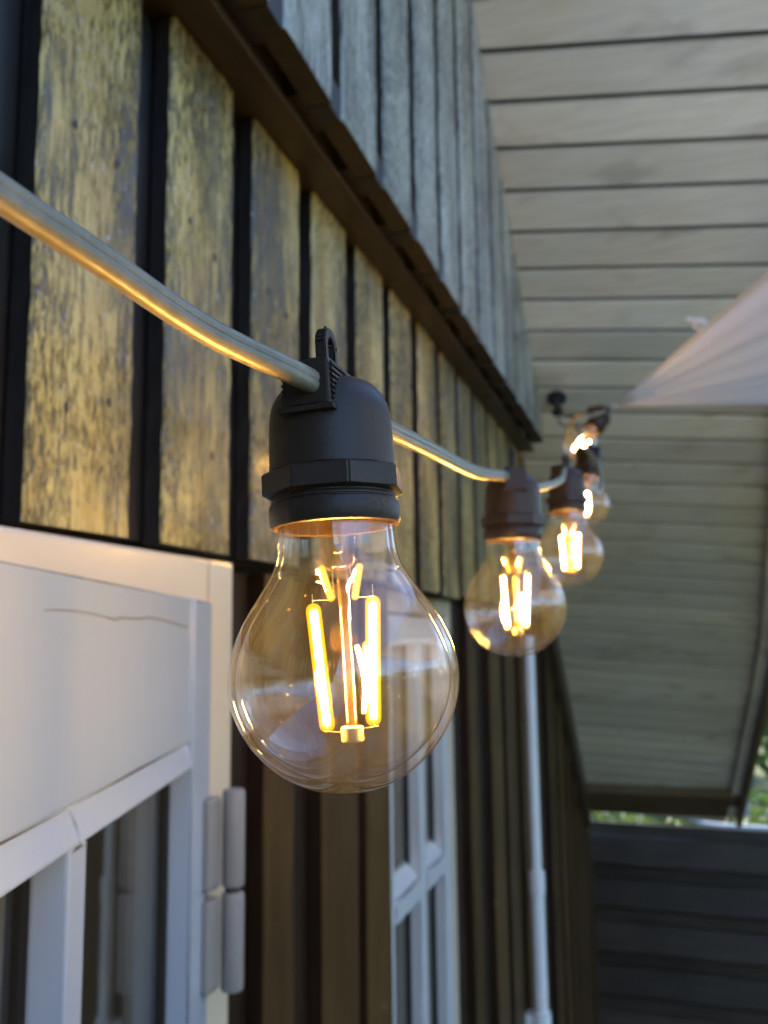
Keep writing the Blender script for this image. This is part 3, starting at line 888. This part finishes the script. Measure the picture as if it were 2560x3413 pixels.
link('tie_strap', bm, SAIL, sail)
# corner ring
bm = bmesh.new()
rc = C0 + Vector((-0.012, 0.012, 0.002))
dirv = (Vector((0.1425, 2.756, 2.679)) - C0).normalized(); u_, w_ = frame_of(dirv)
tube(bm, [rc + dirv * 0.014 * math.cos(2 * math.pi * k / 20) + u_ * 0.012 * math.sin(2 * math.pi * k / 20) for k in range(21)], 0.0022, 8, False)
link('corner_ring', bm, STEEL, sail, smooth=True)
HK = Vector((0.1425, 2.756, rz(2.756)))
bm = bmesh.new()
e = HK + Vector((0, 0, -0.055)); s = rc + dirv * 0.014
tube(bm, spline([e, e.lerp(s, .5) + Vector((0, 0, -.012)), s], 8), 0.0035, 8)
tube(bm, spline([e + Vector((.0, 0, -.004)), e.lerp(s, .35) + Vector((-.02, 0, -.035)), e.lerp(s, .8) + Vector((.0, 0, -.03)), s], 8), 0.0025, 8)
for t in (0.80, 0.86, 0.92):   # knots near the ring
    c = e.lerp(s, t) + Vector((0, 0, -0.004)); capsule(bm, c - dirv * .008 + u_ * .006, c + dirv * .008 - u_ * .006, 0.008, 10)
cord = link('sail_cord', bm, ROPE, None, smooth=True, auto=60)
tag(cord, 'dark knotted cord tying the sail corner to the hook', 'cord')
bm = bmesh.new()
tube(bm, spline([HK + Vector((0, 0, 0.0)), HK + Vector((0, 0, -.03)), HK + Vector((.012, -.012, -.045)), e, HK + Vector((-.012, .012, -.045)), HK + Vector((-.004, .004, -.034))], 8), 0.007, 10)
lathe_b = bmesh.new(); lathe(lathe_b, [(0, 0), (0.03, -0.002), (0.03, -0.008), (0.012, -0.012), (0, -0.013)], 20)
hook = link('roof_hook', bm, BLACKST, None, smooth=True, auto=60)
tag(hook, 'small black eye hook screwed into the roof boarding near the wall', 'hook')
lathe_b.transform(Matrix.Translation(HK) @ rn.to_track_quat('Z', 'Y').to_matrix().to_4x4())
link('base_plate', lathe_b, BLACKST, hook, smooth=True, auto=40)

# ------------------------------------------------------------------ fence
FY = 5.5
bm = bmesh.new()
zt = 0.893; i = 0
while zt > GZ + 0.05:
    zb = max(zt - 0.232, GZ + 0.03)
    # lapped board with a bead line, upper edge tucked under the board above
    x0, x1 = -0.06, 4.2
    zm = zt - 0.075
    prof = [(FY + 0.012, zt), (FY + 0.004, zt - 0.004), (FY - 0.002, zm + 0.01), (FY - 0.016, zm), (FY - 0.040, zb + 0.016), (FY - 0.034, zb + 0.004), (FY + 0.012, zb + 0.003)]
    segs = 24; rows = []
    ph = random.uniform(0, 6)
    for k in range(segs + 1):
        x = x0 + (x1 - x0) * k / segs
        dz = -0.016 * (x / 1.0) + 0.0015 * math.sin(k * 1.7 + ph)
        rows.append([bm.verts.new((x, yy_, zz_ + dz)) for yy_, zz_ in prof])
    for a, b in zip(rows, rows[1:]):
        for k in range(len(prof)):
            j = (k + 1) % len(prof); bm.faces.new((a[k], a[j], b[j], b[k]))
    bm.faces.new(rows[0]); bm.faces.new(rows[-1][::-1])
    zt = zb
fence = link('fence', bm, FENCE, None)
tag(fence, 'low black fence of lapped horizontal boards closing the end of the passage', 'fence')
bm = bmesh.new()
tube(bm, [(0.47, FY - 0.005, 0.935), (0.58, FY - 0.005, 0.905), (0.66, FY - 0.005, 0.897), (1.4, FY - 0.005, 0.888), (4.2, FY - 0.005, 0.845)], [0.011, 0.014, 0.015, 0.015, 0.015], 10)
link('top_rail', bm, FASCIA, fence, smooth=True, auto=50)
for x in (-0.055, 1.55, 3.2):
    bm = bmesh.new(); box(bm, x, x + 0.09, FY + 0.013, FY + 0.103, GZ, 0.86); bevel_all(bm, 0.004, 1)
    link('post', bm, FENCE, fence)

# ------------------------------------------------------------------ garden
def foliage(bm, c, rad, n, size, flat=1.0):
    for _ in range(n):
        while True:
            p = Vector((random.uniform(-1, 1), random.uniform(-1, 1), random.uniform(-1, 1)))
            if p.length < 1 and p.length > 0.35 + 0.2 * random.random(): break
        q = Vector(c) + Vector((p.x * rad[0], p.y * rad[1], p.z * rad[2]))
        nrm = Vector((random.gauss(0, 1), random.gauss(0, 1), random.gauss(0.6, 1))).normalized()
        u, w = frame_of(nrm); s = size * random.uniform(0.6, 1.4)
        a = random.uniform(0, 6.28); u, w = u * math.cos(a) + w * math.sin(a), w * math.cos(a) - u * math.sin(a)
        bm.faces.new([bm.verts.new(q + d) for d in (-u * s, -w * s * .45 - u * .1 * s, u * s * 1.1 + nrm * s * .2, w * s * .45 - u * .1 * s)])

def tree(x, y, h, cr, label, leaf=LEAF1, n=4200, low=0.9, size=0.075):
    t = empty('garden_tree', (x, y, GZ)); tag(t, label, 'tree', 'trees beyond the fence and lawn')
    b = bmesh.new()
    bend = [Vector((random.uniform(-.1, .1) * k, random.uniform(-.1, .1) * k, h * 0.72 * k / 5)) for k in range(6)]
    bend[0].z = -0.05
    tube(b, bend, [0.13 * h / 5 * (1 - 0.14 * k) for k in range(6)], 10)
    tips = []
    for k in range(9):
        s_ = bend[random.randint(1, 4)]
        d = Vector((random.uniform(-1, 1), random.uniform(-1, 1), random.uniform(0.0, 0.9))).normalized()
        e_ = s_ + d * cr * random.uniform(.6, 1.0)
        if e_.z < low: e_.z = low + .1
        tube(b, [s_, s_.lerp(e_, .5) + Vector((0, 0, .08)), e_], [0.05 * h / 5, 0.035 * h / 5, 0.012], 7)
        tips.append(e_)
    link('trunk', b, BARK, t, smooth=True)
    b = bmesh.new()
    cl_ = tips + [Vector((random.uniform(-.75, .75) * cr, random.uniform(-.75, .75) * cr, random.uniform(low + .2, h * 0.95))) for _ in range(14)]
    for c in cl_:
        rr = cr * random.uniform(0.28, 0.5)
        foliage(b, c, (rr, rr, rr * 0.75), n // len(cl_), size)
    link('crown', b, leaf, t)
    return t

tree(1.9, 10.6, 4.6, 2.0, 'bright green leafy tree seen at the right edge behind the black fence', LEAF1, 9000, 0.35)
tree(5.2, 9.5, 5.5, 2.3, 'broad green tree standing on the lawn right of the fence', LEAF2)
tree(9.5, 4.5, 6.0, 2.6, 'tall green tree out on the lawn facing the wall', LEAF1)
tree(10.5, -2.5, 5.2, 2.4, 'dark green tree on the lawn behind the viewer', LEAF2)
tree(5.5, -9.5, 6.2, 2.7, 'leafy tree at the back of the garden', LEAF1)
def shrub(x, y, r, h, label, leaf):
    t = empty('shrub', (x, y, GZ)); tag(t, label, 'shrub', 'shrubs behind the fence')
    b = bmesh.new()
    for _ in range(9):
        c = Vector((random.uniform(-.6, .6) * r, random.uniform(-.6, .6) * r, random.uniform(0.25, 0.85) * h))
        foliage(b, c, (r * .5, r * .5, h * .3), 260, 0.05)
    link('crown', b, leaf, t)
    b = bmesh.new()
    for k in range(4): tube(b, [(0, 0, -.03), (random.uniform(-.3, .3) * r, random.uniform(-.3, .3) * r, h * .6)], [.02, .008], 6)
    link('stem', b, BARK, t)
shrub(-0.5, 7.6, 0.8, 1.4, 'low green shrub showing in the slit between roof and fence, nearest the house', LEAF1)
shrub(0.8, 8.0, 0.9, 1.4, 'low green shrub in the middle of the slit above the fence', LEAF1)
shrub(2.3, 8.2, 1.0, 1.45, 'low dark green shrub behind the pale rail of the fence', LEAF2)
bm = bmesh.new()
n = 40
def belt(p, q, n):
    for k in range(n):
        c = Vector(p).lerp(Vector(q), k / (n - 1))
        foliage(bm, (c.x + random.uniform(-.5, .5), c.y + random.uniform(-.5, .5), random.uniform(.3, 3.6)), (1.1, 1.1, 1.4), 130, .16)
belt((-6, 17, 0), (18, 17, 0), 80); belt((17, 17, 0), (17, -15, 0), 110); belt((18, -15, 0), (-6, -15, 0), 80)  # hedge raised and continued behind the camera to block horizon light
hd = link('hedge', bm, LEAF2, None); tag(hd, 'dense dark hedge round the garden, raised and extended unseen to cut low sky light', 'hedge')

bm = bmesh.new()
v = [bm.verts.new(p) for p in ((-300, -300, GZ), (300, -300, GZ), (300, 300, GZ), (-300, 300, GZ))]; bm.faces.new(v)
o = link('lawn', bm, LAWN); o['kind'] = 'structure'; o['label'] = 'green lawn of the garden'
bm = bmesh.new()
v = [bm.verts.new(p) for p in ((-0.16, -6, GZ + 0.004), (1.9, -6, GZ + 0.004), (1.9, 5.47, GZ + 0.004), (-0.16, 5.47, GZ + 0.004))]; bm.faces.new(v)
o = link('path', bm, PATIO); o['kind'] = 'structure'; o['label'] = 'stone path along the house wall'

# ------------------------------------------------------------------ light
SUN_EL, SUN_AZ = R(42), R(-38)      # the sun stands behind the house, so the passage lies in open shade
w = bpy.data.worlds.new('World'); S.world = w; w.use_nodes = True
nt = w.node_tree; nt.nodes.clear()
sky = nt.nodes.new('ShaderNodeTexSky'); sky.sky_type = 'NISHITA'; sky.sun_disc = False
sky.sun_elevation = SUN_EL; sky.sun_rotation = SUN_AZ; sky.air_density = 1.0; sky.dust_density = 0.3; sky.ozone_density = 4.6
bg = nt.nodes.new('ShaderNodeBackground'); bg.inputs[1].default_value = 0.15
ow = nt.nodes.new('ShaderNodeOutputWorld')
nt.links.new(sky.outputs[0], bg.inputs[0]); nt.links.new(bg.outputs[0], ow.inputs[0])
sd_ = bpy.data.lights.new('sun', 'SUN'); sd_.energy = 3.2; sd_.angle = R(0.6); sd_.color = (1.0, 0.90, 0.76)
so_ = bpy.data.objects.new('sun', sd_); COL.objects.link(so_)
tos = Vector((math.sin(SUN_AZ) * math.cos(SUN_EL), math.cos(SUN_AZ) * math.cos(SUN_EL), math.sin(SUN_EL)))
so_.rotation_euler = tos.to_track_quat('Z', 'Y').to_euler(); so_.location = (-5, -3, 8)

# ------------------------------------------------------------------ camera
cam = bpy.data.cameras.new('camera'); co = bpy.data.objects.new('camera', cam); COL.objects.link(co)
RM = Matrix(((0.9559, 0.0525, 0.289), (0.2934, -0.1281, -0.9474), (-0.0128, 0.9904, -0.1379)))
co.matrix_world = Matrix.Translation((0.42, 0, 1.95)) @ RM.to_quaternion().to_matrix().to_4x4()
cam.sensor_fit = 'VERTICAL'; cam.sensor_height = 36.0; cam.lens = 36.0 * 1952.1 / 2212
cam.clip_start = 0.01; cam.clip_end = 1000
cam.dof.use_dof = True; cam.dof.focus_distance = 0.218; cam.dof.aperture_fstop = 19.0
S.camera = co
S.render.engine = 'CYCLES'
S.cycles.max_bounces = 10; S.cycles.diffuse_bounces = 5; S.cycles.glossy_bounces = 5; S.cycles.transparent_max_bounces = 40
S.cycles.caustics_reflective = False; S.cycles.caustics_refractive = False
S.cycles.sample_clamp_indirect = 6.0
S.view_settings.view_transform = 'Standard'; S.view_settings.look = 'None'
S.view_settings.exposure = 2.4; S.view_settings.gamma = 1.0; S.view_settings.use_curve_mapping = False
